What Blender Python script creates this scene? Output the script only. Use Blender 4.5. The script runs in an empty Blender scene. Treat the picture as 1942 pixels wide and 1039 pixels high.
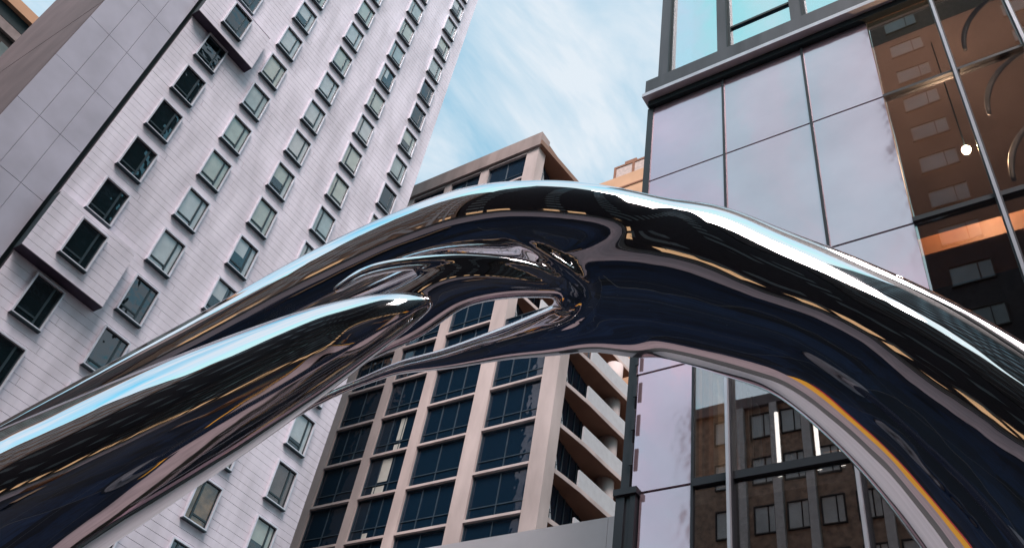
import bpy, math, random
import numpy as np
from mathutils import Vector, Matrix
random.seed(7); np.random.seed(7)
S = bpy.context.scene
COL = S.collection
R = math.radians

# ------------------------------------------------------------------ camera
# grid of the city: +X and +Y are the two street directions, z up, metres; eye height 1.6 m
cam_d = bpy.data.cameras.new('camera'); cam = bpy.data.objects.new('camera', cam_d); COL.objects.link(cam)
cam.matrix_world = Matrix(((0.52977, -0.64019, -0.55633, 0), (-0.83519, -0.27959, -0.47358, 0),
                           (0.14764, 0.71553, -0.68280, 1.6), (0, 0, 0, 1)))
cam_d.sensor_width = 36; cam_d.lens = 36 * 1677.127 / 1942
cam_d.clip_start = 0.05; cam_d.clip_end = 3000
S.camera = cam

# ------------------------------------------------------------------ world + sun
SUN_EL, SUN_AZ = 52.0, 235.0            # compass-like angle from +Y clockwise towards +X
w = bpy.data.worlds.new('World'); S.world = w; w.use_nodes = True
nt = w.node_tree; nt.nodes.clear()
def N(t, **k):
    n = nt.nodes.new(t)
    for a, b in k.items(): setattr(n, a, b)
    return n
out = N('ShaderNodeOutputWorld'); bg = N('ShaderNodeBackground'); bg.inputs[1].default_value = 0.08
sky = N('ShaderNodeTexSky'); sky.sky_type = 'NISHITA'; sky.sun_disc = False
sky.sun_elevation = R(SUN_EL); sky.sun_rotation = R(SUN_AZ); sky.air_density = 1.0; sky.dust_density = 1.5; sky.ozone_density = 1.5
tint = N('ShaderNodeMix', data_type='RGBA', blend_type='MULTIPLY'); tint.inputs[0].default_value = 1
tint.inputs[7].default_value = (0.95, 2.6, 2.2, 1)
tc = N('ShaderNodeTexCoord'); sep = N('ShaderNodeSeparateXYZ')
addz = N('ShaderNodeMath', operation='ADD'); addz.inputs[1].default_value = 0.18
mx = N('ShaderNodeMath', operation='MAXIMUM'); mx.inputs[1].default_value = 0.02
dv = N('ShaderNodeVectorMath', operation='DIVIDE'); comb = N('ShaderNodeCombineXYZ')
mp = N('ShaderNodeMapping'); mp.inputs['Rotation'].default_value = (0, 0, R(44)); mp.inputs['Scale'].default_value = (1.2, 2.6, 1); mp.inputs['Location'].default_value = (4.1, 1.7, 3)
nz = N('ShaderNodeTexNoise'); nz.inputs['Scale'].default_value = 2.5; nz.inputs['Detail'].default_value = 7; nz.inputs['Roughness'].default_value = 0.55; nz.inputs['Distortion'].default_value = 0.5
rmp = N('ShaderNodeValToRGB'); rmp.color_ramp.elements[0].position = 0.32; rmp.color_ramp.elements[1].position = 0.60
rmp.color_ramp.elements[0].color = (0.1, 0.1, 0.1, 1); rmp.color_ramp.elements[1].color = (0.95, 0.95, 0.95, 1)
cmix = N('ShaderNodeMix', data_type='RGBA'); cmix.inputs[7].default_value = (5.8, 6.3, 6.8, 1)
L = nt.links.new
L(tc.outputs['Generated'], sep.inputs[0]); L(sep.outputs[2], addz.inputs[0]); L(addz.outputs[0], mx.inputs[0])
L(mx.outputs[0], comb.inputs[0]); L(mx.outputs[0], comb.inputs[1]); L(mx.outputs[0], comb.inputs[2])
L(tc.outputs['Generated'], dv.inputs[0]); L(comb.outputs[0], dv.inputs[1])
L(dv.outputs[0], mp.inputs[0]); L(mp.outputs[0], nz.inputs[0]); L(nz.outputs[0], rmp.inputs[0])
L(sky.outputs[0], tint.inputs[6]); L(tint.outputs[2], cmix.inputs[6]); L(rmp.outputs[0], cmix.inputs[0])
lim = N('ShaderNodeMix', data_type='RGBA', blend_type='DARKEN'); lim.inputs[0].default_value = 1; lim.inputs[7].default_value = (7.0, 7.1, 7.3, 1)
L(cmix.outputs[2], lim.inputs[6]); L(lim.outputs[2], bg.inputs[0]); L(bg.outputs[0], out.inputs[0])
sd = bpy.data.lights.new('sun', 'SUN'); sd.energy = 2.8; sd.angle = R(32); sd.color = (1.0, 0.88, 0.84)
sun = bpy.data.objects.new('sun', sd); COL.objects.link(sun)
az = R(SUN_AZ); el = R(SUN_EL)
tosun = Vector((math.sin(az) * math.cos(el), math.cos(az) * math.cos(el), math.sin(el)))
sun.rotation_euler = tosun.to_track_quat('Z', 'Y').to_euler()
S.view_settings.view_transform = 'Standard'; S.view_settings.look = 'None'
S.view_settings.exposure = 0.8; S.view_settings.gamma = 1.0; S.view_settings.use_curve_mapping = False

# ------------------------------------------------------------------ materials
def mat(name, col, rough=0.6, metal=0.0, var=0.12, scale=3.0, bump=0.0, bscale=40.0, streak=0.0, spec=0.5, coat=0.0, emit=None, estr=0.0, col2=None):
    m = bpy.data.materials.new(name); m.use_nodes = True; t = m.node_tree; b = t.nodes['Principled BSDF']; l = t.links.new
    b.inputs['Roughness'].default_value = rough; b.inputs['Metallic'].default_value = metal
    b.inputs['Specular IOR Level'].default_value = spec; b.inputs['Coat Weight'].default_value = coat
    g = t.nodes.new('ShaderNodeNewGeometry')
    n = t.nodes.new('ShaderNodeTexNoise'); n.inputs['Scale'].default_value = scale; n.inputs['Detail'].default_value = 5
    mpn = t.nodes.new('ShaderNodeMapping')
    if streak: mpn.inputs['Scale'].default_value = (1, 1, streak)
    l(g.outputs['Position'], mpn.inputs[0]); l(mpn.outputs[0], n.inputs[0])
    mr = t.nodes.new('ShaderNodeMapRange'); mr.inputs[1].default_value = 0.3; mr.inputs[2].default_value = 0.7
    l(n.outputs[0], mr.inputs[0])
    mix = t.nodes.new('ShaderNodeMix'); mix.data_type = 'RGBA'
    c2 = col2 or tuple(max(0, c * (1 - 2 * var)) for c in col)
    mix.inputs[6].default_value = (*c2, 1); mix.inputs[7].default_value = (*[min(1, c * (1 + var * .5)) for c in col], 1)
    l(mr.outputs[0], mix.inputs[0]); l(mix.outputs[2], b.inputs['Base Color'])
    if bump:
        n2 = t.nodes.new('ShaderNodeTexNoise'); n2.inputs['Scale'].default_value = bscale; n2.inputs['Detail'].default_value = 4
        l(g.outputs['Position'], n2.inputs[0])
        bp = t.nodes.new('ShaderNodeBump'); bp.inputs['Strength'].default_value = bump; bp.inputs['Distance'].default_value = 0.02
        l(n2.outputs[0], bp.inputs['Height']); l(bp.outputs[0], b.inputs['Normal'])
    if emit:
        b.inputs['Emission Color'].default_value = (*emit, 1); b.inputs['Emission Strength'].default_value = estr
    return m

def glassmat(name, refl, tintc, body=(0.01, 0.015, 0.02), clear=0.8, warp=0.02, wscale=0.8, rough=0.0):
    """coated facade glass: tinted see-through body under a partly reflecting, slightly rippled surface"""
    m = bpy.data.materials.new(name); m.use_nodes = True; t = m.node_tree; t.nodes.clear(); l = t.links.new
    o = t.nodes.new('ShaderNodeOutputMaterial')
    tr = t.nodes.new('ShaderNodeBsdfTransparent'); tr.inputs[0].default_value = (*tintc, 1)
    df = t.nodes.new('ShaderNodeBsdfDiffuse'); df.inputs[0].default_value = (*body, 1)
    gl = t.nodes.new('ShaderNodeBsdfGlossy'); gl.inputs['Roughness'].default_value = rough; gl.inputs[0].default_value = (0.9, 0.94, 1, 1)
    m1 = t.nodes.new('ShaderNodeMixShader'); m1.inputs[0].default_value = clear
    m2 = t.nodes.new('ShaderNodeMixShader')
    lw = t.nodes.new('ShaderNodeLayerWeight'); lw.inputs[0].default_value = 0.5
    fr = t.nodes.new('ShaderNodeMath'); fr.operation = 'POWER'; fr.inputs[1].default_value = 4.5
    mr = t.nodes.new('ShaderNodeMapRange'); mr.inputs[3].default_value = refl; mr.inputs[4].default_value = 1.0
    l(lw.outputs['Facing'], fr.inputs[0]); l(fr.outputs[0], mr.inputs[0]); l(mr.outputs[0], m2.inputs[0])
    l(df.outputs[0], m1.inputs[1]); l(tr.outputs[0], m1.inputs[2]); l(m1.outputs[0], m2.inputs[1]); l(gl.outputs[0], m2.inputs[2])
    if warp:
        g = t.nodes.new('ShaderNodeNewGeometry'); n = t.nodes.new('ShaderNodeTexNoise'); n.inputs['Scale'].default_value = wscale; n.inputs['Detail'].default_value = 2
        l(g.outputs['Position'], n.inputs[0])
        bp = t.nodes.new('ShaderNodeBump'); bp.inputs['Strength'].default_value = 1; bp.inputs['Distance'].default_value = warp
        l(n.outputs[0], bp.inputs['Height']); l(bp.outputs[0], gl.inputs['Normal'])
    l(m2.outputs[0], o.inputs[0])
    return m

M_ = {}
M_['siding'] = mat('white_siding', (0.82, 0.76, 0.86), 0.45, var=0.13, scale=1.1, streak=0.22, bump=0.05, bscale=30)
M_['panel'] = mat('grey_cladding', (0.50, 0.48, 0.58), 0.5, var=0.09, scale=0.6, bump=0.05)
M_['side'] = mat('brown_render', (0.14, 0.10, 0.11), 0.8, var=0.12, scale=0.5, bump=0.1)
M_['joint'] = mat('dark_joint', (0.012, 0.03, 0.04), 0.6)
M_['softjoint'] = mat('grey_joint', (0.15, 0.15, 0.18), 0.7)
M_['wing_panel'] = mat('pale_wing_cladding', (0.72, 0.68, 0.74), 0.5, var=0.08, scale=0.6, bump=0.05)
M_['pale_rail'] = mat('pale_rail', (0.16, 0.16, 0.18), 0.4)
M_['brown_slat'] = mat('brown_slat', (0.30, 0.17, 0.11), 0.6)
M_['pale_slat'] = mat('pale_slat', (0.75, 0.68, 0.62), 0.6)
M_['grey_slat'] = mat('grey_slat', (0.30, 0.36, 0.37), 0.6)
M_['roof_concrete'] = mat('roof_concrete', (0.38, 0.30, 0.29), 0.8, var=0.15, scale=0.8, streak=0.3)
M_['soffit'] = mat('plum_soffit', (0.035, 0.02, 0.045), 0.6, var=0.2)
M_['frame'] = mat('pale_alu_frame', (0.74, 0.72, 0.80), 0.35, metal=0.3, var=0.08)
M_['sash'] = mat('dark_sash', (0.02, 0.035, 0.045), 0.35)
M_['blind'] = mat('grey_blind', (0.62, 0.62, 0.58), 0.9, var=0.08, scale=2)
M_['blind_light'] = mat('pale_blind', (0.72, 0.70, 0.74), 0.9, var=0.08, scale=2)
M_['blind_cool'] = mat('cool_blind', (0.52, 0.57, 0.60), 0.9, var=0.1, scale=2)
M_['blind_brown'] = mat('brown_blind', (0.16, 0.12, 0.12), 0.9, var=0.2, scale=1.5)
M_['blind_amber'] = mat('amber_curtain', (0.40, 0.22, 0.10), 0.9, var=0.4, scale=1.5)  # amber colour stands in for lamplight inside these windows
M_['dark_room'] = mat('dark_room', (0.012, 0.022, 0.028), 0.9, var=0.3)
M_['winglass'] = glassmat('window_glass', 0.05, (0.96, 0.98, 0.97), clear=0.98, warp=0.004, wscale=1.5)
M_['winglass_dark'] = glassmat('window_glass_dark', 0.10, (0.3, 0.42, 0.46), body=(0.006, 0.02, 0.026), clear=0.5, warp=0.03, wscale=1.2)
M_['concrete'] = mat('pink_concrete', (0.66, 0.55, 0.54), 0.75, var=0.14, scale=0.7, bump=0.1, bscale=15, streak=0.3)
M_['concrete_pale'] = mat('pale_concrete', (0.68, 0.57, 0.56), 0.7, var=0.08, scale=1)
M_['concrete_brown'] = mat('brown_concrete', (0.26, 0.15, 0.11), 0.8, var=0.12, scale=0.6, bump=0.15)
M_['navyglass'] = glassmat('navy_glass', 0.07, (0.15, 0.25, 0.35), body=(0.008, 0.030, 0.062), clear=0.35, warp=0.02, wscale=0.9)
M_['mullion'] = mat('slate_mullion', (0.05, 0.08, 0.11), 0.4)
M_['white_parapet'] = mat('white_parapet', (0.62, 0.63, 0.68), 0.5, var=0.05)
M_['skyglass'] = glassmat('sky_glass', 0.75, (0.5, 0.6, 0.7), warp=0.02, wscale=0.5)
M_['spandrel'] = mat('lilac_spandrel', (0.80, 0.59, 0.69), 0.08, metal=0.68, bump=0.8, bscale=0.55, col2=(0.64, 0.47, 0.56), var=0.05, scale=0.45)
M_['clearglass'] = glassmat('shop_glass', 0.28, (0.85, 0.83, 0.8), body=(0.01, 0.012, 0.014), clear=0.97, warp=0.0012, wscale=0.5)
M_['darkmetal'] = mat('charcoal_metal', (0.035, 0.037, 0.048), 0.4, metal=0.2, var=0.15, scale=1.5, streak=0.3)
M_['greymetal'] = mat('grey_metal', (0.10, 0.10, 0.12), 0.5, metal=0.2, var=0.2, scale=2.5, streak=0.15)
M_['brightmetal'] = mat('bright_alu', (0.72, 0.74, 0.84), 0.25, metal=0.4, var=0.05)
M_['orange'] = mat('orange_timber', (0.34, 0.13, 0.05), 0.55, var=0.12, scale=2)
M_['interior_warm'] = mat('warm_interior_wall', (0.36, 0.28, 0.28), 0.9, var=0.15, scale=0.6)
M_['interior'] = mat('interior_wall', (0.08, 0.072, 0.07), 0.9, var=0.15, scale=0.6)
M_['interior_grey'] = mat('interior_ceiling', (0.12, 0.12, 0.13), 0.9, var=0.1, scale=0.6)
M_['teal_panel'] = mat('pale_teal_board', (0.50, 0.58, 0.58), 0.8, var=0.06)
M_['bulb'] = mat('warm_bulb', (1, 0.8, 0.5), emit=(1, 0.66, 0.42), estr=1300)
M_['tube'] = mat('white_tube', (1, 1, 1), emit=(1, 0.98, 0.98), estr=1.6)
M_['tan'] = mat('tan_stucco', (0.66, 0.37, 0.23), 0.8, var=0.08, scale=0.4)
M_['tan_dark'] = mat('rust_coping', (0.30, 0.13, 0.08), 0.8)
M_['glazed_rail'] = mat('pale_rail_panel', (0.60, 0.45, 0.42), 0.6)
M_['brick'] = mat('brown_brick', (0.035, 0.03, 0.036), 0.85, var=0.25, scale=2.5, bump=0.2)
M_['brick_tan'] = mat('tan_brick', (0.50, 0.34, 0.25), 0.85, var=0.25, scale=2.5, bump=0.2)
M_['brick_dark'] = mat('dark_stone', (0.055, 0.045, 0.045), 0.8, var=0.25, scale=1.5, bump=0.2)
M_['taupe'] = mat('taupe_stone', (0.30, 0.24, 0.24), 0.8, var=0.15, scale=1.5, bump=0.2)
M_['stone_pale'] = mat('pale_stone', (0.80, 0.76, 0.74), 0.8, var=0.1)
M_['pale_pane'] = mat('pale_office_pane', (0.75, 0.80, 0.80), 0.2, var=0.2, scale=0.3)
M_['lit_shop'] = mat('lit_shopfront', (0.8, 0.5, 0.3), emit=(1.0, 0.60, 0.30), estr=0.3)  # added glow, mirrored in the steel as gold streaks
M_['pane_refl'] = mat('office_pane', (0.22, 0.27, 0.28), 0.15, var=0.2, scale=0.3)
M_['granite'] = mat('black_granite', (0.003, 0.009, 0.026), 0.6, var=0.3, scale=5, spec=0.15)
def tone_slabs(m, size, lo_, hi_):
    t = m.node_tree; b = t.nodes['Principled BSDF']; l = t.links.new
    g = t.nodes.new('ShaderNodeNewGeometry'); d = t.nodes.new('ShaderNodeVectorMath'); d.operation = 'DIVIDE'; d.inputs[1].default_value = (size, size, 1)
    fl = t.nodes.new('ShaderNodeVectorMath'); fl.operation = 'FLOOR'; wn = t.nodes.new('ShaderNodeTexWhiteNoise'); wn.noise_dimensions = '2D'
    mr = t.nodes.new('ShaderNodeMapRange'); mr.inputs[3].default_value = lo_; mr.inputs[4].default_value = hi_
    vm = t.nodes.new('ShaderNodeVectorMath'); vm.operation = 'SCALE'
    src = b.inputs['Base Color'].links[0].from_socket
    l(g.outputs['Position'], d.inputs[0]); l(d.outputs[0], fl.inputs[0]); l(fl.outputs[0], wn.inputs[0]); l(wn.outputs[0], mr.inputs[0])
    l(src, vm.inputs[0]); l(mr.outputs[0], vm.inputs['Scale']); l(vm.outputs[0], b.inputs['Base Color'])
tone_slabs(M_['granite'], 1.2, 0.25, 1.5)
M_['granite_joint'] = mat('granite_joint', (0.05, 0.05, 0.05), 0.9)
M_['asphalt'] = mat('asphalt', (0.045, 0.045, 0.05), 0.9, var=0.2, scale=6, bump=0.3)
M_['pavement'] = mat('pavement', (0.34, 0.25, 0.26), 0.8, var=0.12, scale=1.2, bump=0.15)
M_['kerb'] = mat('kerb_stone', (0.32, 0.30, 0.29), 0.8)
M_['paint'] = mat('road_paint', (0.75, 0.75, 0.72), 0.7, var=0.1)
M_['amber_line'] = mat('amber_tactile', (0.80, 0.36, 0.02), 0.8, var=0.1)
M_['red_line'] = mat('red_tactile', (0.55, 0.03, 0.03), 0.8, var=0.1)
M_['ground'] = mat('far_ground', (0.08, 0.075, 0.075), 0.9)
def chrome_mat():
    m = bpy.data.materials.new('polished_steel'); m.use_nodes = True; t = m.node_tree; b = t.nodes['Principled BSDF']; l = t.links.new
    b.inputs['Metallic'].default_value = 1; b.inputs['Base Color'].default_value = (0.90, 0.90, 0.93, 1)
    g = t.nodes.new('ShaderNodeNewGeometry')
    n2 = t.nodes.new('ShaderNodeTexNoise'); n2.inputs['Scale'].default_value = 3; n2.inputs['Detail'].default_value = 8
    l(g.outputs['Position'], n2.inputs[0])
    mr = t.nodes.new('ShaderNodeMapRange'); mr.inputs[1].default_value = 0.45; mr.inputs[2].default_value = 0.8; mr.inputs[3].default_value = 0.012; mr.inputs[4].default_value = 0.12
    l(n2.outputs[0], mr.inputs[0]); l(mr.outputs[0], b.inputs['Roughness'])
    n = t.nodes.new('ShaderNodeTexNoise'); n.inputs['Scale'].default_value = 3.2; n.inputs['Detail'].default_value = 1.5; n.inputs['Roughness'].default_value = 0.4
    l(g.outputs['Position'], n.inputs[0])
    bp = t.nodes.new('ShaderNodeBump'); bp.inputs['Strength'].default_value = 1; bp.inputs['Distance'].default_value = 0.004
    l(n.outputs[0], bp.inputs['Height']); l(bp.outputs[0], b.inputs['Normal'])
    return m
M_['chrome'] = chrome_mat()

# ------------------------------------------------------------------ mesh helpers
class MB:
    def __init__(s): s.v = []; s.f = []
    def box(s, x0, x1, y0, y1, z0, z1):
        n = len(s.v)
        s.v += [(x0, y0, z0), (x1, y0, z0), (x1, y1, z0), (x0, y1, z0), (x0, y0, z1), (x1, y0, z1), (x1, y1, z1), (x0, y1, z1)]
        s.f += [(n, n+3, n+2, n+1), (n+4, n+5, n+6, n+7), (n, n+1, n+5, n+4), (n+1, n+2, n+6, n+5), (n+2, n+3, n+7, n+6), (n+3, n, n+4, n+7)]
        return s
    def prism(s, poly, z0, z1):            # poly counter-clockwise in xy
        n = len(s.v); k = len(poly)
        s.v += [(x, y, z0) for x, y in poly] + [(x, y, z1) for x, y in poly]
        s.f += [tuple(range(n + k - 1, n - 1, -1)), tuple(range(n + k, n + 2 * k))]
        s.f += [(n + i, n + (i + 1) % k, n + k + (i + 1) % k, n + k + i) for i in range(k)]
        return s
    def loop(s, rings, closed_ends=True):
        n = len(s.v); k = len(rings[0])
        for r in rings: s.v += [tuple(p) for p in r]
        for a in range(len(rings) - 1):
            for i in range(k):
                s.f.append((n + a*k + i, n + a*k + (i+1) % k, n + (a+1)*k + (i+1) % k, n + (a+1)*k + i))
        if closed_ends:
            s.f.append(tuple(range(n + k - 1, n - 1, -1))); s.f.append(tuple(range(n + (len(rings)-1)*k, n + len(rings)*k)))
        return s
    def cyl(s, x, y, z0, z1, r, k=16, r2=None):
        r2 = r if r2 is None else r2
        return s.loop([[(x + rr*math.cos(2*math.pi*i/k), y + rr*math.sin(2*math.pi*i/k), z) for i in range(k)] for z, rr in ((z0, r), (z1, r2))])
    def mesh(s, name, m, origin=(0, 0, 0), bevel=0):
        me = bpy.data.meshes.new(name)
        o = origin; me.from_pydata([(a-o[0], b-o[1], c-o[2]) for a, b, c in s.v], [], s.f); me.materials.append(m); me.update()
        return me
def wloc(o):
    v = Vector((0, 0, 0))
    while o: v += o.location; o = o.parent
    return v
def put(me, name, parent=None, loc=(0, 0, 0)):
    o = bpy.data.objects.new(name, me); COL.objects.link(o); o.location = loc
    if parent: o.parent = parent
    return o
def part(mb, name, m, parent=None, smooth=False):
    me = mb.mesh(name, m, tuple(wloc(parent)) if parent else (0, 0, 0))
    if smooth:
        for p in me.polygons: p.use_smooth = True
    return put(me, name, parent)
def bevelled(o, wd=0.01, seg=2):
    b = o.modifiers.new('bevel', 'BEVEL'); b.width = wd; b.segments = seg; b.limit_method = 'ANGLE'; return o
def thing(name, label, cat, loc, group=None):
    o = bpy.data.objects.new(name, None); COL.objects.link(o); o.location = loc; o.empty_display_size = 0.3
    o['label'] = label; o['category'] = cat
    if group: o['group'] = group
    return o
def tag(o, label, cat, group=None, kind=None):
    o['label'] = label; o['category'] = cat
    if group: o['group'] = group
    if kind: o['kind'] = kind
    return o
def struct(mb, name, m):
    o = part(mb, name, m); o['kind'] = 'structure'; return o
def stuff(o): o['kind'] = 'stuff'; return o

# ------------------------------------------------------------------ ground
struct(MB().box(-900, 900, -900, 900, -0.5, -0.16), 'ground', M_['ground'])
struct(MB().box(-19, 9.9, -120, 31.8, -0.15, 0.0), 'plaza', M_['granite'])
road = struct(MB().box(-26, -19.3, -120, 120, -0.155, -0.12), 'road', M_['asphalt'])
struct(MB().box(-19.3, -19.0, -120, 120, -0.15, 0.004), 'kerb', M_['kerb'])
mb = MB()
for k in range(-12, 12): mb.box(-22.7, -22.55, k*9.0, k*9.0 + 3, -0.12, -0.116)
struct(mb, 'lane_markings', M_['paint'])
struct(MB().box(-17, -8.0, -60, 31.7, 0.0, 0.004).box(6.5, 9.9, -60, 31.7, 0.0, 0.0045), 'pavement', M_['pavement'])
mb = MB()
for k in range(-20, 13): mb.box(-2.99, 9.89, k*2.4, k*2.4 + 0.02, 0.0, 0.003)
for k in range(0, 6): mb.box(-2.0 + k*2.4, -1.98 + k*2.4, -48, 31.7, 0.0, 0.0035)
struct(MB().box(5.2, 6.5, 7.5, 24, 0.0, 0.008).box(5.9, 6.1, -40, .4, 0.0, 0.008), 'amber_paving_strip', M_['amber_line'])  # unseen amber strips added so the steel mirrors an orange streak
struct(MB().box(4.9, 5.15, 7.5, 24, 0.0, 0.009), 'red_paving_strip', M_['red_line'])  # red strip added for the same streak in the steel
struct(mb, 'paving_joints', M_['granite_joint'])

# ------------------------------------------------------------------ white tower (plane y = 32)
TW = thing('hotel_tower', 'tall white tower with horizontal siding and rows of small framed windows', 'building', (4.77, 32, 0))
part(MB().box(8.26, 25.78, 32.07, 45.3, 0, 92), 'core', M_['softjoint'], TW)
part(MB().box(4.80, 8.0, 32.07, 45.28, 0, 92), 'panel_backing', M_['softjoint'], TW)
part(MB().box(8.0, 8.26, 32.35, 45.2, 0, 92), 'recess_strip', M_['joint'], TW)
part(MB().box(4.72, 4.80, 32.0, 45.3, 0, 36.1).box(4.72, 4.80, 32.0, 45.3, 36.2, 92), 'side_wall', M_['side'], TW)
part(MB().box(4.755, 4.80, 32.4, 45.2, 36.1, 36.2), 'side_joint', M_['joint'], TW)
# siding boards: one part per course and half
BH = 2.945 / 8; z0b = 26.4 - 24 * BH
joints = [11.1, 14.6, 18.0, 21.7]
ncourse = 148
board_cache = {}
def board(xa, xb):
    key = (round(xa, 3), round(xb, 3))
    if key not in board_cache:
        t = random.choice((0, 1))
        board_cache[key] = MB().box(xa, xb, 32.0, 32.065, 0.008, BH - 0.009).mesh('board', M_['siding'], (4.77, 32, 0))
    return board_cache[key]
for i in range(ncourse):
    xs = joints[(i * 3) % 4 if i % 2 else (i * 3 + 2) % 4]
    z = z0b + i * BH
    for a, b in ((8.26, xs - 0.006), (xs + 0.006, 25.8)):
        o = put(board(a, b), 'siding_board', TW, (0, random.uniform(-.003, .003), z))
mb = MB()
k = 1
while z0b - k * BH > 0: mb.box(8.26, 25.8, 32.0, 32.065, z0b - k*BH + .012, z0b - (k-1)*BH - .008); k += 1
for k in range(ncourse, 205): mb.box(8.26, 25.8, 32.0, 32.065, z0b + k*BH + .012, z0b + (k+1)*BH - .012)
stuff(part(mb, 'siding_beyond', M_['siding'], TW))
# grey cladding panels
xsj = [4.74, 5.84, 6.90, 8.0]
for k in range(-4, 14):
    za = 25.35 + 3.16 * k
    for a, b in zip(xsj[:-1], xsj[1:]):
        part(MB().box(a + .008, b - .008, 31.985 + random.uniform(0, .004), 32.06, za + .012, za + 3.16 - .012), 'cladding_panel', M_['panel'], TW)
part(MB().box(4.74, 8.0, 31.99, 32.06, 0, 25.35 - 4*3.16 - .01), 'lower_cladding', M_['panel'], TW)
part(MB().box(4.74, 8.0, 31.99, 32.06, 25.35 + 14*3.16 + .01, 92), 'upper_cladding', M_['panel'], TW)
# bays
def bay(z0, z1):
    b = part(MB().box(8.2, 12.05, 31.48, 31.999, z0 + .02, z1 - .02), 'bay_window_box', M_['softjoint'], TW)
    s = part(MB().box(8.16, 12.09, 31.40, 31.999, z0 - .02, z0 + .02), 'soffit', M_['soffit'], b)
    part(MB().box(8.16, 12.09, 31.42, 31.999, z1 - .02, z1 + .02), 'cap', M_['siding'], b)
    part(MB().box(8.15, 8.2, 31.44, 31.999, z0 + .02, z1 - .02), 'end_wall', M_['joint'], b)  # near-black colour carries the shade on the bay's side
    n = round((z1 - z0) / BH)
    for i in range(n):
        part(MB().box(8.16, 12.08, 31.42, 31.475, z0 + .02 + i*BH + .006, min(z1 - .02, z0 + .02 + (i+1)*BH - .012)), 'siding_board', M_['siding'], b)
bay(22.78, 25.93); bay(40.25, 43.3)
# windows
WW, WH = 1.34, 2.04
def ring(mb, x0, x1, z0, z1, t, ya, yb):
    mb.box(x0, x0 + t, ya, yb, z0 + t, z1 - t); mb.box(x1 - t, x1, ya, yb, z0 + t, z1 - t)
    mb.box(x0, x1, ya, yb, z0, z0 + t); mb.box(x0, x1, ya, yb, z1 - t, z1); return mb
frame_me = ring(MB(), 0, WW, 0, WH, 0.065, -0.17, 0.0).mesh('window_frame', M_['frame'])
sill_me = MB().box(-.01, WW + .01, -0.20, 0.0, -0.05, -0.002).mesh('window_sill', M_['sash'])  # dark colour carries the shadow line under the frame
def sash_mesh(flip):
    m = MB(); f = (lambda a, b: (WW - b, WW - a)) if flip else (lambda a, b: (a, b))
    ring(m, .067, WW - .067, .067, WH - .067, .045, -.07, -.012)
    a, b = f(.90, .985); m.box(a, b, -.075, -.012, .114, WH - .114)
    a, b = f(.114, .898); m.box(a, b, -.074, -.012, .34, .42)
    return m.mesh('sash', M_['sash'])
sashes = [sash_mesh(False), sash_mesh(True)]
pane_me = {k: MB().box(.07, WW - .07, -.045, -.035, .07, WH - .07).mesh('pane', M_[k]) for k in ('winglass', 'winglass_dark')}
back_me = {k: MB().box(.07, WW - .07, -.011, -.006, .07, WH - .07).mesh('blind', M_[k]) for k in ('blind', 'blind_light', 'blind_brown', 'blind_amber', 'dark_room')}  # the amber_lit one is no blind, its colour stands in for lamplight
drop_me = [MB().box(.11, WW - .11, -.024, -.018, h_, WH - .11).mesh('blind', M_[m_]) for h_ in (.11, .55, .95) for m_ in ('blind', 'blind_light', 'blind_cool')]
half_me = MB().box(.11, .75, -.03, -.02, 1.0, WH - .11).mesh('curtain', M_['blind_light'])
side_me = [MB().box(.99, WW - .11, -.02, -.013, .11, WH - .11).mesh('side_blind', M_['blind_light']),
           MB().box(.11, .35, -.02, -.013, .11, WH - .11).mesh('side_blind', M_['blind_light'])]
def window(x, z, y, kind, flip):
    base = (x - 4.77, y - 32, z)
    fr = put(frame_me, 'window', TW, base)
    put(sill_me, 'sill', fr); put(sashes[flip], 'sash', fr)
    if kind == 'dark':
        put(pane_me['winglass_dark'], 'pane', fr); put(back_me['dark_room'], 'room', fr)
    else:
        put(pane_me['winglass'], 'pane', fr)
        if kind == 'blind':
            q_ = rr.random(); put(back_me['dark_room'], 'room', fr)
            put(drop_me[(0 if q_ < .8 else 3 if q_ < .92 else 6) + rr.choice((0, 0, 0, 1, 2))], 'blind', fr)
        else: put(back_me[kind], 'blind', fr)  # for amber_lit this is painted lamplight, not a blind
        if kind == 'dark_room': put(half_me, 'curtain', fr)
        if kind in ('blind', 'dark_room'): put(side_me[flip], 'side_blind', fr)
cols = [9.38, 12.76, 16.24, 19.76, 23.34]
rr = random.Random(3)
for ci, x in enumerate(cols):
    for k in range(-5, 18):
        z = 26.42 + 2.945 * k; y = 31.999
        if ci == 0 and k == -1: z = 23.5; y = 31.419
        if ci == 0 and k == 5: z = 40.95; y = 31.419
        if ci == 0: kind = 'dark'
        else: kind = 'blind' if rr.random() < .93 else 'dark_room'
        if ci == 1 and k in (-1, -2, -3): kind = 'dark'
        if ci == 2 and k == 1: kind = 'dark_room'
        if ci == 4 and k in (8, 9, 5): kind = 'dark'
        if ci == 4 and k == -2: kind = 'blind_brown'
        if ci == 4 and k == -1: kind = 'blind'
        if ci in (2, 3) and k == -3: kind = 'blind_amber'
        if ci in (4, 3) and k <= -4: kind = 'dark'
        if ci == 1 and k > 8: kind = 'dark'
        window(x, z, y, kind, 1 if ci == 3 else 0)

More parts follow.
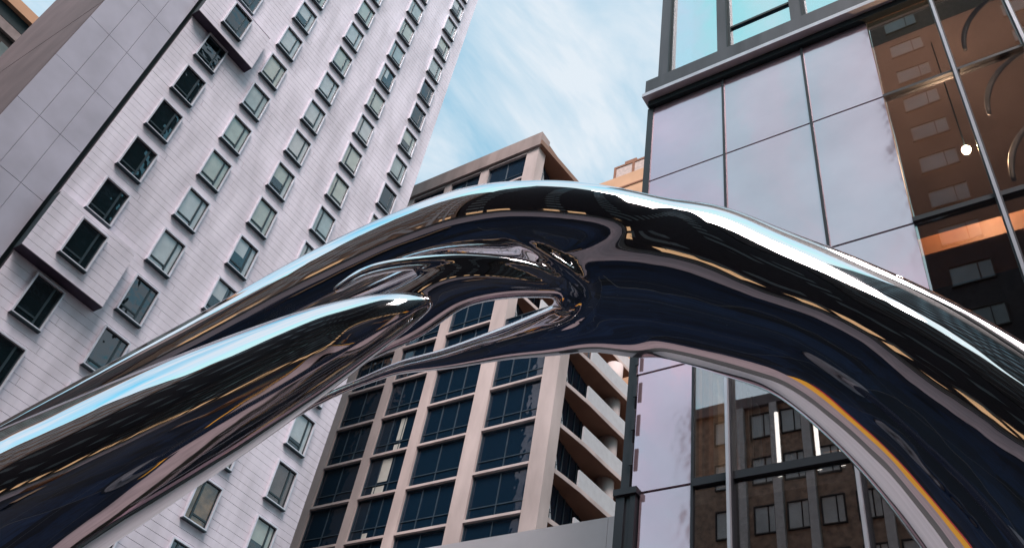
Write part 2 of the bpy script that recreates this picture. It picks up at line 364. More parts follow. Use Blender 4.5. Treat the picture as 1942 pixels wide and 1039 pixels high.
# ------------------------------------------------------------------ cornice building behind the tower (top left corner)
CB = thing('cornice_building', 'dark building with tan cornice at the top left corner beyond the tower', 'building', (-8, 60, 0))
part(MB().box(-30, 16, 60.3, 80, 0, 58.2), 'wall', M_['brick_dark'], CB)
part(MB().box(-30.4, 16.4, 59.6, 80, 58.2, 59.2), 'cornice', M_['tan'], CB)
part(MB().box(-30.2, 16.2, 60.0, 60.3, 56.0, 56.9), 'frieze', M_['taupe'], CB)
part(MB().box(-30.2, 16.2, 60.05, 60.3, 57.0, 58.2), 'shadow_band', M_['joint'], CB)
wm = MB().box(0, 1.2, 59.98, 60.3, 0, 2.0).mesh('window', M_['pane_refl'], (0, 60, 0))
for i in range(12):
    for j in range(4): put(wm, 'window', CB, (-15 + i*2.6, 0, 53.0 - j*3.2))

# ------------------------------------------------------------------ apartment building with balconies (plane x = 34)
AP = thing('apartment_building', 'pinkish concrete apartment block with dark window bays and balconies', 'building', (34, 24.3, 0))
NZ = lambda k: 33.4 + 2.98 * k
ZROOF = 58.96; ZLOW = NZ(1) + 0.35
part(MB().box(34.9, 52, 30.3, 70, 0, ZROOF - .6), 'core_upper', M_['dark_room'], AP)
part(MB().box(34.9, 52, 27.6, 30.3, 0, ZLOW - .3), 'core_lower', M_['dark_room'], AP)
colsY = [(23.9, 25.0, ZLOW), (28.75, 29.9, ZROOF - 1.6), (33.6, 34.4, ZROOF - 1.6), (37.4, 38.1, ZROOF - 1.6), (41.4, 42.1, ZROOF - 1.6), (45.4, 46.1, ZROOF - 1.6), (49.4, 50.1, ZROOF-1.6)]
for a, b, zt in colsY:
    part(MB().box(33.94, 34.9, a, b, 0, zt), 'column', M_['concrete'], AP)
part(MB().box(33.7, 34.9, 28.55, 70, ZROOF - 1.6, ZROOF), 'roof_parapet', M_['roof_concrete'], AP)
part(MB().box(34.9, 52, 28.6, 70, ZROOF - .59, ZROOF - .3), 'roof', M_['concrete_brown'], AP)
part(MB().box(33.8, 34.9, 23.9, 28.75, ZLOW, ZLOW + .5), 'terrace_parapet', M_['concrete'], AP)
def slabs():
    for k in range(-8, 9):
        z = NZ(k)
        for (a0, a1), (b0, b1) in zip([c[:2] for c in colsY[:-1]], [c[:2] for c in colsY[1:]]):
            if a0 < 25 and k > 1: continue
            # pale floor edge between two columns
            part(MB().box(33.90, 34.85, a1 + .003, b0 - .003, z - .15, z + .01), 'floor_edge', M_['concrete_pale'], AP)
            if k == 8: continue
            h = 2.98 - .18
            wd = part(ring2(a1 + .004, b0 - .004, z + .022, z + h), 'window', M_['mullion'], AP)
            part(MB().box(34.165, 34.185, a1 + .06, b0 - .06, z + .08, z + h - .06), 'pane', M_['navyglass'], wd)
def ring2(ya, yb, za, zb):
    m = MB(); t = .05
    m.box(34.10, 34.24, ya, ya + t, za, zb); m.box(34.10, 34.24, yb - t, yb, za, zb)
    m.box(34.10, 34.24, ya + t, yb - t, za, za + t); m.box(34.10, 34.24, ya + t, yb - t, zb - t, zb)
    n = 3 if random.random() < .5 else 2
    for i in range(1, n):
        y = ya + (yb - ya) * i / n; m.box(34.12, 34.16, y - .025, y + .025, za + t, zb - t)
    m.box(34.115, 34.158, ya + t, yb - t, za + .72, za + .77)
    return m
slabs()
for (y, z0, z1, wdt) in ((35.6, NZ(-2) + .95, NZ(-2) + 2.6, .75), (35.7, NZ(-2) + .15, NZ(-2) + .65, .9), (35.3, NZ(-1) + .9, NZ(-1) + 2.6, .45), (35.3, NZ(-1) + .1, NZ(-1) + .6, .5), (36.0, NZ(-3) + .1, NZ(-3) + .5, .4)):
    part(MB().box(34.145, 34.163, y, y + wdt, z0, z1), 'curtain', M_['blind'], AP)
# balcony side, facing -y
def balconies(yc, k0, k1, x0=34.2):
    for k in range(k0, k1):
        z = NZ(k)
        front = [(x0, yc - .12), (x0 + 1.6, yc - .38), (x0 + 3.2, yc - .6), (x0 + 5.5, yc - .76), (x0 + 7.9, yc - .98), (x0 + 15, yc - 1.5)]
        inner = [(x0 + .7, yc + .02), (x0 + 2.8, yc + .32), (x0 + 5.0, yc + .55), (x0 + 6.6, yc + .72), (x0 + 8.5, yc + 1.0), (x0 + 15, yc + 2.2)]
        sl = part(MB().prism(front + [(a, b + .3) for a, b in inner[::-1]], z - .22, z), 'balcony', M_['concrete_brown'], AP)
        edge = MB()
        for (xa, ya), (xb, yb) in zip(front[:-1], front[1:]):
            edge.prism([(xa, ya - .05), (xb, yb - .05), (xb, yb - .003), (xa, ya - .003)], z - .24, z + .03)
        part(edge, 'fascia', M_['concrete'], sl)
        par = MB(); pf = [(x0 + 3.0, yc - .58)] + front[3:]
        for (xa, ya), (xb, yb) in zip(pf[:-1], pf[1:]):
            par.prism([(xa, ya + .02), (xb, yb + .02), (xb, yb + .14), (xa, ya + .14)], z + .03, z + 1.15)
        part(par, 'parapet', M_['white_parapet'], sl)
        part(MB().cyl(x0 + 6.9, yc + .05, z, z + 2.76, .58, 24), 'round_column', M_['concrete'], sl, smooth=True)
        gl = MB()
        for (xa, ya), (xb, yb) in zip(inner[:-1], inner[1:]):
            gl.prism([(xa, ya + .2), (xb, yb + .2), (xb, yb + .24), (xa, ya + .24)], z + .002, z + 2.755)
        part(gl, 'balcony_glazing', M_['navyglass'], sl)
        gb = MB()
        for i in range(16):
            u = i / 15 * 14.3; gx = x0 + .7 + u
            gy = yc + float(np.interp(gx, [p[0] for p in inner], [p[1] - yc for p in inner])) + .17
            gb.box(gx - .025, gx + .025, gy - .025, gy + .025, z + .002, z + 2.755)
        part(gb, 'glazing_bars', M_['mullion'], sl)
        # pale slanted panel standing in for sky reflected in the first panes
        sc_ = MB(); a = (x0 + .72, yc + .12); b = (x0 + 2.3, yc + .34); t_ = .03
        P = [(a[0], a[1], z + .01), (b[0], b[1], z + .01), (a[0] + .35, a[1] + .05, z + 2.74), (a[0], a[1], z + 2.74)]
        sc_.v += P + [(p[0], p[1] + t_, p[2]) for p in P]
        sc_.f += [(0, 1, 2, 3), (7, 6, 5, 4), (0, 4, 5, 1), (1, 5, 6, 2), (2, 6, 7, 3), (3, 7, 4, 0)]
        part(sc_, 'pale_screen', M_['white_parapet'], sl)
        bb = MB()
        for u in (.28, .62, .95): bb.box(a[0] + u - .02, a[0] + u + .02, a[1] - .03 + u*.14, a[1] + u*.14 - .001, z + .01, z + 2.5 - u*1.5)
        for zz in (.75, 1.5): bb.box(a[0], a[0] + 1.2 - zz*.4, a[1] - .035, a[1] - .001, z + zz, z + zz + .04)
        part(bb, 'screen_bars', M_['mullion'], sl)
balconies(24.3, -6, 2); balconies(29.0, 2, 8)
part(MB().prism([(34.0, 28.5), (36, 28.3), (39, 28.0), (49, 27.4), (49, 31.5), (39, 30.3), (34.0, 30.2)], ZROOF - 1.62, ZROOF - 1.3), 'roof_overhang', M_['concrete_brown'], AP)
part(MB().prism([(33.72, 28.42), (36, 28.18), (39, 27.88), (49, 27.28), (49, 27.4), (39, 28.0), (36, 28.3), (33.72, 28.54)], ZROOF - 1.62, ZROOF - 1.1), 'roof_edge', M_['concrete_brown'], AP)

# ------------------------------------------------------------------ low pale wing in front of it
LW = thing('low_wing', 'low pale grey metal-clad parapet wall at the bottom centre', 'building', (16, 9, 0))
part(MB().box(16.05, 22, 9.05, 31.9, 0, 11.7), 'core', M_['softjoint'], LW)
for a, b in ((8.98, 9.30), (9.31, 14.6), (14.61, 20.0), (20.01, 25.9), (25.91, 31.9)):
    part(MB().box(16.0, 16.05, a, b, 7.0, 11.78), 'cladding_panel', M_['wing_panel'], LW)
part(MB().box(16.0, 16.05, 8.98, 31.9, 0, 6.99), 'lower_cladding', M_['wing_panel'], LW)
part(MB().box(16.05, 22, 8.98, 9.05, 0, 11.78), 'end_wall', M_['brick_dark'], LW)
part(MB().box(16.051, 22, 9.051, 31.9, 11.7, 11.76), 'roof', M_['softjoint'], LW)

# ------------------------------------------------------------------ far tan building
TB = thing('tan_building', 'far tan stucco building with roof railing behind the glass building', 'building', (60, 20, 0))
part(MB().box(60, 78, 5, 41.5, 0, 86.6), 'wall', M_['tan'], TB)
part(MB().box(59.9, 60, 5, 41.5, 84.1, 84.35), 'string_course', M_['tan_dark'], TB)
rl = part(MB().box(60.0, 60.2, 5, 38.1, 88.45, 88.75), 'railing', M_['tan_dark'], TB)
for i in range(13):
    y = 38.0 - i * 2.55
    part(MB().box(60.0, 60.25, y - .2, y + .1, 86.6, 88.45), 'railing_post', M_['tan_dark'], rl)
    part(MB().box(60.08, 60.12, y - 2.4, y - .22, 86.65, 88.4), 'railing_panel', M_['glazed_rail'], rl)
part(MB().box(60.3, 62, 35.2, 36.8, 86.6, 89.6), 'roof_box', M_['tan_dark'], TB)

# ------------------------------------------------------------------ glass building (plane x = 10)
GB = thing('glass_building', 'grey glass and panel building with projecting cornice on the right side', 'building', (10, 5.5, 0))
YE = 5.55; YR = -34
rows = [(15.27, 17.70), (12.02, 15.23), (10.44, 11.98)]
ycols = [(3.95, YE), (2.30, 3.91), (1.03, 2.26)]
for za, zb in rows:
    for ya, yb in ycols:
        pn = part(MB().box(10.0, 10.05, ya, yb, za, zb), 'spandrel_panel', M_['spandrel'], GB)
for za, zb in ((8.28, 10.40), (4.6, 8.24), (0.6, 4.56)):
    part(MB().box(10.0, 10.05, 4.55, 5.33 if za < 8 else 5.47, za, zb), 'spandrel_panel', M_['spandrel'], GB)
part(MB().box(10.06, 10.12, 1.03, YE - .02, 10.4, 17.8).box(10.06, 10.12, 4.55, YE - .02, .5, 10.4), 'panel_backing', M_['joint'], GB)
# spandrel joint covers
jm = MB()
for y in (3.93, 2.28): jm.box(9.965, 10.058, y - .026, y + .024, 10.42, 17.72)
for y in (4.53,): jm.box(9.985, 10.058, y - .018, y + .018, .5, 10.4)
part(jm, 'joint_cover', M_['darkmetal'], GB)
# clear glazing
def pane(ya, yb, za, zb): part(MB().box(10.02, 10.04, ya, yb, za, zb), 'glass_pane', M_['clearglass'], GB)
ym = [1.01, -.13, -1.2, -2.9, -4.6, -6.3, -8.0, -9.7, -11.4]
for za, zb in ((15.27, 17.70), (12.10, 15.20), (8.34, 12.0), (4.7, 8.18), (.6, 4.6)):
    ys = ym if za > 12 else [1.03 if za > 10 else 2.30] + ym[1:]
    for a, b in zip(ys[:-1], ys[1:]): pane(b + .03, a - .03 if a < 1 else a, za, zb)
for za, zb in ((8.34, 10.42), (4.7, 8.18), (.6, 4.6)):
    pane(2.33, 3.93, za, zb); pane(3.99, 4.51, za, zb)
pane(1.05, 2.26, 10.46, 10.47)
tm = MB()
for z, t in ((15.23, .03), (12.05, .045), (8.26, .07), (4.65, .05)):
    tm.box(9.96, 10.10, YR, 1.03, z - t, z + t)
for z, t in ((8.26, .06), (4.65, .05)): tm.box(9.962, 10.10, 1.032, 4.51, z - t, z + t)
part(tm, 'transom', M_['darkmetal'], GB)
for y in ym[1:]:
    f = part(MB().box(9.92, 10.1, y - .045, y + .045, .3, 17.7), 'mullion', M_['darkmetal'], GB)
    part(MB().box(9.86, 9.92, y - .022, y + .022, .3, 17.7), 'mullion_cap', M_['brightmetal'], f)
for y in (2.29, 3.96):
    f = part(MB().box(9.92, 10.1, y - .045, y + .045, .3, 10.43), 'mullion', M_['darkmetal'], GB)
    part(MB().box(9.86, 9.92, y - .022, y + .022, .3, 10.42), 'mullion_cap', M_['brightmetal'], f)
part(MB().box(10.02, 10.06, YR, -11.4, .3, 17.7), 'far_glazing', M_['navyglass'], GB)
# corner pilaster
part(MB().box(9.975, 10.4, 5.5, 5.64, 8.3, 17.72), 'corner_trim', M_['darkmetal'], GB)
cp = part(MB().box(9.90, 10.5, 5.35, 5.43, 0, 8.2).box(9.93, 10.5, 5.43, 5.52, 0, 8.2).box(9.90, 10.5, 5.52, 5.66, 0, 8.2), 'corner_pilaster', M_['darkmetal'], GB)
part(MB().box(9.86, 10.5, 5.32, 5.69, 8.2, 8.3), 'pilaster_cap', M_['darkmetal'], cp)
for i in range(9):
    z = 8.7 + i * .62
    part(MB().box(9.91, 9.93, 5.44, 5.50, z, z + .38), 'clip', M_['darkmetal'], GB)  # small blocks standing in for scalloped reflections along the corner edge
part(MB().box(10.12, 10.4, 5.5, 5.56, .3, 17.7), 'side_wall', M_['greymetal'], GB)
# cornice
cn = part(MB().box(9.80, 10.6, YR, 5.64, 18.02, 18.56), 'cornice', M_['greymetal'], GB)
part(MB().box(9.74, 10.6, YR, 5.68, 17.90, 18.015), 'cornice_lip', M_['frame'], cn)
part(MB().box(9.90, 10.6, YR, 5.60, 17.72, 17.895), 'drip_groove', M_['joint'], cn)
# upper storey posts and panes
posts = [(5.12, 5.40), (3.74, 4.0), (2.12, 2.39), (.5, .76), (-1.1, -.84), (-2.7, -2.44), (-4.3, -4.04), (-5.9, -5.64)]
for a, b in posts:
    part(MB().box(9.90, 9.984, a - .05, a - .001, 18.57, 26.9), 'gasket', M_['joint'], GB)
    p = part(MB().box(9.90, 10.2, a, b, 18.56, 27), 'post', M_['greymetal'], GB)
    part(MB().box(9.88, 9.90, a, a + .035, 18.56, 27), 'gasket', M_['joint'], p)
for (a, b), (c, d) in zip(posts[:-1], posts[1:]):
    part(MB().box(9.985, 10.0, d - .01, a + .01, 18.57, 26.98), 'upper_pane', M_['skyglass'], GB)
for (a, b), (c, d) in zip(posts[1:-1], posts[2:]):
    part(MB().box(9.94, 9.984, d + .002, a - .002, 19.50, 19.57), 'upper_transom', M_['joint'], GB)
for k in range(12):  # unseen dark storeys, built up to block sky mirrored in the steel
    z = 27 + k*3.6
    part(MB().box(9.88, 20, YR, 5.42, z, z + .6), 'floor_band', M_['greymetal'], GB)
    part(MB().box(10.0, 19.9, YR + .1, 5.3, z + .61, z + 3.59), 'upper_wall', M_['brick_dark'], GB)
part(MB().box(10.8, 20, YR, 5.0, 18.5, 26.9), 'upper_core', M_['dark_room'], GB)
# interior seen through the glass
part(MB().box(10.42, 20, 5.40, 5.5, 0, 17.7), 'inner_side_wall', M_['interior'], GB)
for i in range(17):
    x_ = 10.7 + i * .42
    part(MB().box(x_, x_ + (.12, .2, .3)[i % 3], 5.30, 5.39, 8.4, 13.2), 'wall_slat', M_[('brown_slat', 'pale_slat', 'grey_slat', 'brown_slat')[i % 4]], GB)  # coloured strips added to give vertical streaks in the glass
part(MB().box(10.12, 20, YR, 5.5, 17.75, 17.9), 'top_ceiling', M_['interior_warm'], GB)
part(MB().box(17.5, 17.7, YR, 5.5, 13.63, 17.74), 'upper_back_wall', M_['interior_warm'], GB)
part(MB().box(17.5, 17.7, YR, 5.5, 0, 13.44), 'back_wall', M_['interior'], GB)
part(MB().box(10.3, 17.5, YR, 5.5, 8.1, 8.32), 'floor_slab', M_['interior_grey'], GB)
ob = part(MB().box(12.0, 12.9, YR, 4.9, 13.25, 13.66), 'timber_beam', M_['orange'], GB)
part(MB().box(12.9, 17.5, YR, 5.4, 13.45, 13.62), 'upper_floor', M_['interior'], GB)
for i, (y, z, h, wd) in enumerate(((3.2, 5.0, 2.6, .5), (1.6, 5.2, 2.2, .5), (.9, 5.2, 2.2, .5), (2.9, 3.4, 1.4, 1.6), (-.6, 5.1, 2.0, .8), (-1.9, 4.9, 2.3, .8))):
    part(MB().box(11.2, 11.25, y - wd, y, z, z + h), 'hanging_board', M_['teal_panel'], GB)
for y in (3.62, 3.05, 2.72):
    part(MB().cyl(11.0, y, 8.34, 9.9, .03, 10), 'light_tube', M_['tube'], GB)  # thin glowing white cylinders behind the lower panes
lamp = part(MB().loop([[(11 + .07*math.sin(t)*math.cos(2*math.pi*i/14), .08 + .07*math.sin(t)*math.sin(2*math.pi*i/14), 14.39 + .07*math.cos(t)) for i in range(14)] for t in [math.pi*(j+.02)/8.04 for j in range(9)]]), 'ceiling_lamp', M_['bulb'], GB, smooth=True)
part(MB().cyl(11, .08, 14.5, 17.74, .012, 8), 'lamp_cord', M_['joint'], lamp)

for z0_ in (14.38, 16.30, 12.72):          # curved tubes behind the glass, standing in for arc-shaped reflections
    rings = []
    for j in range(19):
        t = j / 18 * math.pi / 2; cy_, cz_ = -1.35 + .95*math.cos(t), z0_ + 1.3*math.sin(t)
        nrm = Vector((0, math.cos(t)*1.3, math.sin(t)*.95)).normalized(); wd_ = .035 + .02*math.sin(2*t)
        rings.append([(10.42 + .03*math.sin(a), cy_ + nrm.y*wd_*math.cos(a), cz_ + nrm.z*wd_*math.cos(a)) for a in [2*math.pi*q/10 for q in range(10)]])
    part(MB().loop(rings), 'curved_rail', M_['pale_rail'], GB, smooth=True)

# ------------------------------------------------------------------ unseen awning added to put an orange streak in the steel
M_['awning'] = mat('amber_canvas', (0.85, 0.36, 0.02), 0.8, var=0.08)
M_['redsign'] = mat('red_fascia', (0.60, 0.03, 0.03), 0.5)
M_['greensign'] = mat('green_trim', (0.03, 0.16, 0.05), 0.5)
def awning(name, label, x0, x1, y0, y1, z):
    T = thing(name, label, 'awning', ((x0+x1)/2, (y0+y1)/2, z))
    mb = MB(); n = len(mb.v)
    mb.v += [(x0, y0, z), (x1, y0, z + .7), (x1, y1, z + .7), (x0, y1, z), (x0, y0, z - .04), (x1, y0, z + .66), (x1, y1, z + .66), (x0, y1, z - .04)]
    mb.f += [(0, 3, 2, 1), (4, 5, 6, 7), (0, 1, 5, 4), (1, 2, 6, 5), (2, 3, 7, 6), (3, 0, 4, 7)]
    part(mb, 'canvas', M_['awning'], T)
    part(MB().box(x0, x0 + .02, y0, y1, z - .34, z - .045), 'valance', M_['awning'], T)
    part(MB().box(x1 - .06, x1 - .01, y0, y1, z + .75, z + 1.05), 'red_fascia', M_['redsign'], T)
    part(MB().box(x1 - .06, x1 - .01, y0, y1, z + 1.08, z + 1.2), 'green_trim', M_['greensign'], T)
    k = 0
    while y0 + k*3 <= y1 + .01:
        part(MB().cyl(x0 + .04, y0 + k*3 + (.04 if k == 0 else -.04), 0, z - .05, .03, 8), 'support_pole', M_['darkmetal'], T); k += 1
awning('shop_awning', 'amber canvas awning along the foot of the glass building', 8.4, 9.84, -26, -14, 3.2)

# ------------------------------------------------------------------ unseen plaza furniture added as detail for the steel to mirror
M_['bench_wood'] = mat('bench_slats', (0.30, 0.17, 0.09), 0.6, var=0.2, scale=6)
M_['leaf'] = mat('planter_leaves', (0.05, 0.10, 0.03), 0.7, var=0.4, scale=6)
M_['corten'] = mat('rust_planter', (0.32, 0.13, 0.06), 0.85, var=0.25, scale=3)
bol = MB().cyl(0, 0, 0, .95, .09, 20).mesh('bollard', M_['darkmetal']); cap = MB().cyl(0, 0, .951, .99, .10, 20, .07).mesh('cap', M_['brightmetal'])
for i in range(9):
    o = put(bol, 'bollard', None, (-17.6, -20 + i*5.2, .004)); put(cap, 'cap', o)
    tag(o, 'charcoal steel bollard with a bright cap in the row along the kerb', 'bollard', 'bollards along the kerb')
def bench(x, y, rz, label):
    T = thing('bench', label, 'bench', (x, y, .004)); 
    for i in range(5): put(MB().box(-1.1, 1.1, -.25 + i*.105, -.16 + i*.105, .40, .45).mesh('seat_slat', M_['bench_wood']), 'seat_slat', T)
    for sx in (-.9, .82): put(MB().box(sx, sx + .08, -.24, .27, 0, .399).mesh('leg', M_['darkmetal']), 'leg', T)
    T.rotation_euler = (0, 0, rz)
bench(-3.2, -2.5, 1.2, 'timber slat bench behind the viewer, nearest the sculpture'); bench(-5.5, 4.5, .9, 'timber slat bench behind the viewer, nearer the white tower')
bench(1.5, -7.5, .1, 'timber slat bench on the open plaza beside the rust planter')
def planter(x, y, s_, label, seed):
    T = thing('planter', label, 'planter', (x, y, .004)); q = random.Random(seed)
    put(MB().box(-s_, s_, -s_, s_, 0, .7).mesh('trough', M_['corten']), 'trough', T)
    m = MB()
    for i in range(260):
        a = q.uniform(0, 6.28); rr_ = s_ * math.sqrt(q.random()); px, py, pz = rr_*math.cos(a), rr_*math.sin(a), .72 + q.random() * 1.0 * (1.2 - rr_/s_ * .7)
        n_ = len(m.v); L_ = q.uniform(.1, .2); b_ = q.uniform(0, 6.28); t_ = q.uniform(-.6, .9)
        dx, dy, dz = math.cos(b_)*math.cos(t_)*L_, math.sin(b_)*math.cos(t_)*L_, math.sin(t_)*L_
        m.v += [(px, py, pz), (px + dx*.5 - dy*.3, py + dy*.5 + dx*.3, pz + dz*.5), (px + dx, py + dy, pz + dz), (px + dx*.5 + dy*.3, py + dy*.5 - dx*.3, pz + dz*.5)]
        m.f.append((n_, n_+1, n_+2, n_+3))
    stuff(put(m.mesh('foliage', M_['leaf']), 'foliage', T))
planter(3.6, -8.4, .8, 'square rust steel planter with leafy shrubs beside the bench', 1); planter(-7.0, -6.0, .9, 'square rust steel planter with leafy shrubs out on the pavement', 2)

# ------------------------------------------------------------------ buildings on the camera's side of the street (seen in the glass and in the steel)
def office(name, label, x0, x1, y0, y1, h, face, m, pitch, wy, ww, wh, zstart, zend, pilasters=None, pm='pane_refl', bands=False):
    T = thing(name, label, 'building', ((x0+x1)/2, (y0+y1)/2, 0))
    part(MB().box(x0, x1, y0, y1, 0, h), 'wall', m, T)
    part(MB().box(x0 - .3, x1 + .3, y0 - .3, y1 + .3, h, h + .8), 'cornice', M_['taupe'], T)
    n = 0
    base = wloc(T)
    if face == 'x': me = MB().box(x1 - .02, x1 + .03, 0, ww, 0, wh).mesh('window', M_[pm], (0, 0, 0)); fm = ring3(x1, ww, wh)
    else: me = MB().box(0, ww, y1 - .02, y1 + .03, 0, wh).mesh('window', M_['pane_refl'], (0, 0, 0)); fm = None
    z = zstart
    while z < zend and n < 290:
        for q in wy:
            o = put(me, 'window', T, (-base.x, q - base.y, z) if face == 'x' else (q - base.x, -base.y, z))
            if fm: put(fm, 'frame', o)
            n += 1
        z += pitch
    if bands:
        z = zstart - .5
        while z < zend:
            if face == 'x': part(MB().box(x1, x1 + .12, y0, y1, z, z + .22), 'string_course', M_['taupe'], T)
            else: part(MB().box(x0, x1, y1, y1 + .12, z, z + .22), 'string_course', M_['taupe'], T)
            z += pitch
    q = (y0 if face == 'x' else x0) + 1; n = 1
    while q + 2.6 < (y1 if face == 'x' else x1):          # glowing panels added to put gold streaks in the steel
        if face == 'x': part(MB().box(x1 - .02, x1 + .04, q, q + 2.2, .5, 2.4), 'shop_window', M_['lit_shop'], T)
        else: part(MB().box(q, q + 2.2, y1 - .02, y1 + .04, .5, 2.4), 'shop_window', M_['lit_shop'], T)
        q += 2.9 + (n * 7 % 5) * .55; n += 1
    if pilasters:
        for q in pilasters: part(MB().box(x1, x1 + .35, q, q + .5, 0, h), 'pilaster', M_['stone_pale'], T)
    return T
def ring3(x1, ww, wh):
    m = MB(); t = .08
    m.box(x1, x1 + .12, -t, 0, -t, wh + t).box(x1, x1 + .12, ww, ww + t, -t, wh + t).box(x1, x1 + .12, 0, ww, -t, 0).box(x1, x1 + .12, 0, ww, wh, wh + t)
    m.box(x1 + .031, x1 + .08, ww*.3, ww*.3 + .07, 0, wh)
    return m.mesh('frame', M_['brick_dark'])
office('brown_office', 'tall brown office block across the road, mirrored in the glass facade', -45, -26, -20, 4.6, 79, 'x', M_['brick'], 3.72, [-15.5, -7.5, .95], 2.45, 1.6, 2.0, 76)
office('south_office', 'dark brick corner block across the road, south of the tall office', -45, -26, -62, -21, 44, 'x', M_['brick_dark'], 3.6, [-58, -52, -46, -40, -34, -28], 2.6, 1.7, 4, 41, bands=True)  # unseen block put in to close a bright sky gap in the steel
office('tan_office', 'lower brown brick building with pale pilasters across the road', -42, -26, 5.0, 21, 37, 'x', M_['brick_tan'], 3.3, [5.6, 7.6, 9.6, 11.6, 13.6, 15.6, 18.0], 1.2, 1.7, 5.0, 35, pilasters=[7.0, 9.0, 13.0, 15.0, 17.2], pm='pale_pane')
office('low_office', 'low taupe stone block across the road beside the brick building', -40, -26, 21.8, 33, 17, 'x', M_['taupe'], 3.4, [22.5, 25.5, 28.5], 1.6, 1.8, 4, 16)
office('dark_office', 'dark stone building closing the plaza behind the viewer', -19, 40, -60, -38, 82, 'y', M_['brick_dark'], 3.5, [-16 + 4*i for i in range(13)], 2.2, 1.8, 4, 78, bands=True)
office('north_office', 'taupe stone building further along the road', -45, -26, 34, 60, 26, 'x', M_['taupe'], 3.5, [36 + 3.6*i for i in range(6)], 1.8, 1.8, 4, 23)

# ------------------------------------------------------------------ the steel sculpture: one continuous skin around bent limbs of elliptical section
FWV = np.array([0.55633, 0.47358, 0.68280])
# each row: x, y, z, half width, half depth
MAIN = [[2.821,1.834,4.839,.333,.20],[3.072,1.441,4.864,.419,.34],[3.287,1.157,4.783,.407,.42],[3.464,.9,4.671,.398,.48],[3.705,.616,4.452,.441,.54],[3.918,.365,4.16,.489,.60],[4.13,.151,3.842,.546,.66],[4.40,-.12,3.3,.60,.68],[4.62,-.35,2.5,.62,.55],[4.74,-.47,1.5,.62,.58],[4.78,-.5,.3,.64,.62]]
UPPER = [[2.0,8.0,.3,.3,.3],[2.02,7.9,1.5,.28,.25],[2.05,7.3,2.7,.25,.2],[2.09,6.102,3.72,.23,.16],[2.121,5.548,4.006,.234,.17],[2.212,4.618,4.357,.237,.19],[2.294,3.765,4.662,.258,.21],[2.334,3.247,4.842,.253,.22],[2.381,2.782,4.98,.248,.22],[2.437,2.402,5.052,.243,.23],[2.531,2.119,5.069,.234,.23],[2.661,1.863,5.053,.242,.24],[2.844,1.579,5.012,.239,.24],[3.093,1.303,4.913,.261,.22]]
FRONT = [[1.05,4.75,.3,.42,.42],[1.08,4.7,1.3,.42,.42],[1.22,4.35,2.2,.40,.38],[1.452,3.892,2.843,.376,.52],[1.545,3.728,3.028,.343,.52],[1.621,3.623,3.185,.32,.52],[1.801,3.313,3.546,.288,.46],[1.985,2.996,3.909,.227,.35],[2.083,2.816,4.101,0.185,0.27],[2.139,2.635,4.211,0.138,0.21],[2.201,2.515,4.301,0.091,0.15],[2.26,2.449,4.372,0.044,0.09]]
INNER = [[2.212,3.18,4.182,0.107,0.1],[2.276,2.988,4.293,0.14,0.12],[2.315,2.836,4.381,0.149,0.13],[2.351,2.629,4.466,0.148,0.12],[2.386,2.398,4.584,0.123,0.11],[2.51,2.199,4.65,0.089,0.11],[2.689,2.03,4.709,0.055,0.09],[2.855,1.91,4.774,0.036,0.09]]
LOWER = [[2.336,3.406,3.924,0.032,0.05],[2.479,3.188,4.165,0.017,0.04],[2.572,3.055,4.298,0.023,0.05],[2.653,2.895,4.401,0.034,0.06],[2.762,2.673,4.482,0.054,0.07],[2.869,2.384,4.58,0.085,0.09],[2.939,2.135,4.637,0.127,0.12],[2.997,1.915,4.684,0.162,0.16],[3.11,1.665,4.721,0.227,0.2]]
RIDGE = [[2.137,2.971,4.564,0.022,0.04],[2.139,2.772,4.614,0.033,0.05],[2.219,2.532,4.656,0.035,0.06],[2.369,2.281,4.707,0.035,0.06],[2.531,2.064,4.726,0.03,0.05],[2.677,1.961,4.722,0.024,0.05]]
LIP = [[2.467,2.175,4.936,0.022,0.05],[2.55,2.031,4.85,0.033,0.06],[2.66,1.898,4.75,0.035,0.07],[2.784,1.846,4.686,0.027,0.06],[2.858,1.95,4.612,0.027,0.06],[2.876,2.192,4.605,0.022,0.05],[2.827,2.421,4.56,0.023,0.05]]
KB = 60.0
def catmull(P, step=0.03):
    P = np.array(P, float); Q = np.vstack([2*P[0]-P[1], P, 2*P[-1]-P[-2]]); o = []
    for i in range(1, len(Q) - 2):
        p0, p1, p2, p3 = Q[i-1], Q[i], Q[i+1], Q[i+2]
        n = max(2, int(np.linalg.norm(p2[:3]-p1[:3]) / step))
        for j in range(n):
            t = j / n
            o.append(.5*((2*p1)+(-p0+p2)*t+(2*p0-5*p1+4*p2-p3)*t*t+(-p0+3*p1-3*p2+p3)*t**3))
    o.append(P[-1]); return np.array(o)
CEN, AX, WT, RM, RX = [], [], [], [], []
for strand in (MAIN, UPPER, FRONT, INNER, LOWER, RIDGE, LIP):
    c = catmull(strand); T = np.gradient(c[:, :3], axis=0); ds = np.linalg.norm(T, axis=1); T /= ds[:, None]
    e1 = np.cross(T, FWV); e1 /= np.linalg.norm(e1, axis=1)[:, None]; e2 = np.cross(T, e1)
    ra, rb = np.maximum(c[:, 3], .02), np.maximum(c[:, 4], .02)
    rm = np.sqrt(ra * rb); h = rm * 1.0
    A = np.stack([e1 / ra[:, None], e2 / rb[:, None], T / h[:, None]], 1)
    sg = np.sqrt(h * h / (KB * rm))
    CEN.append(c[:, :3]); AX.append(A); RM.append(rm); RX.append(np.maximum(ra, rb)); WT.append(np.log(ds / (math.sqrt(2*math.pi) * sg)))
CEN = np.vstack(CEN).astype(np.float32); AX = np.vstack(AX).astype(np.float32); RM = np.concatenate(RM).astype(np.float32); WT = np.concatenate(WT).astype(np.float32); RX = np.concatenate(RX)
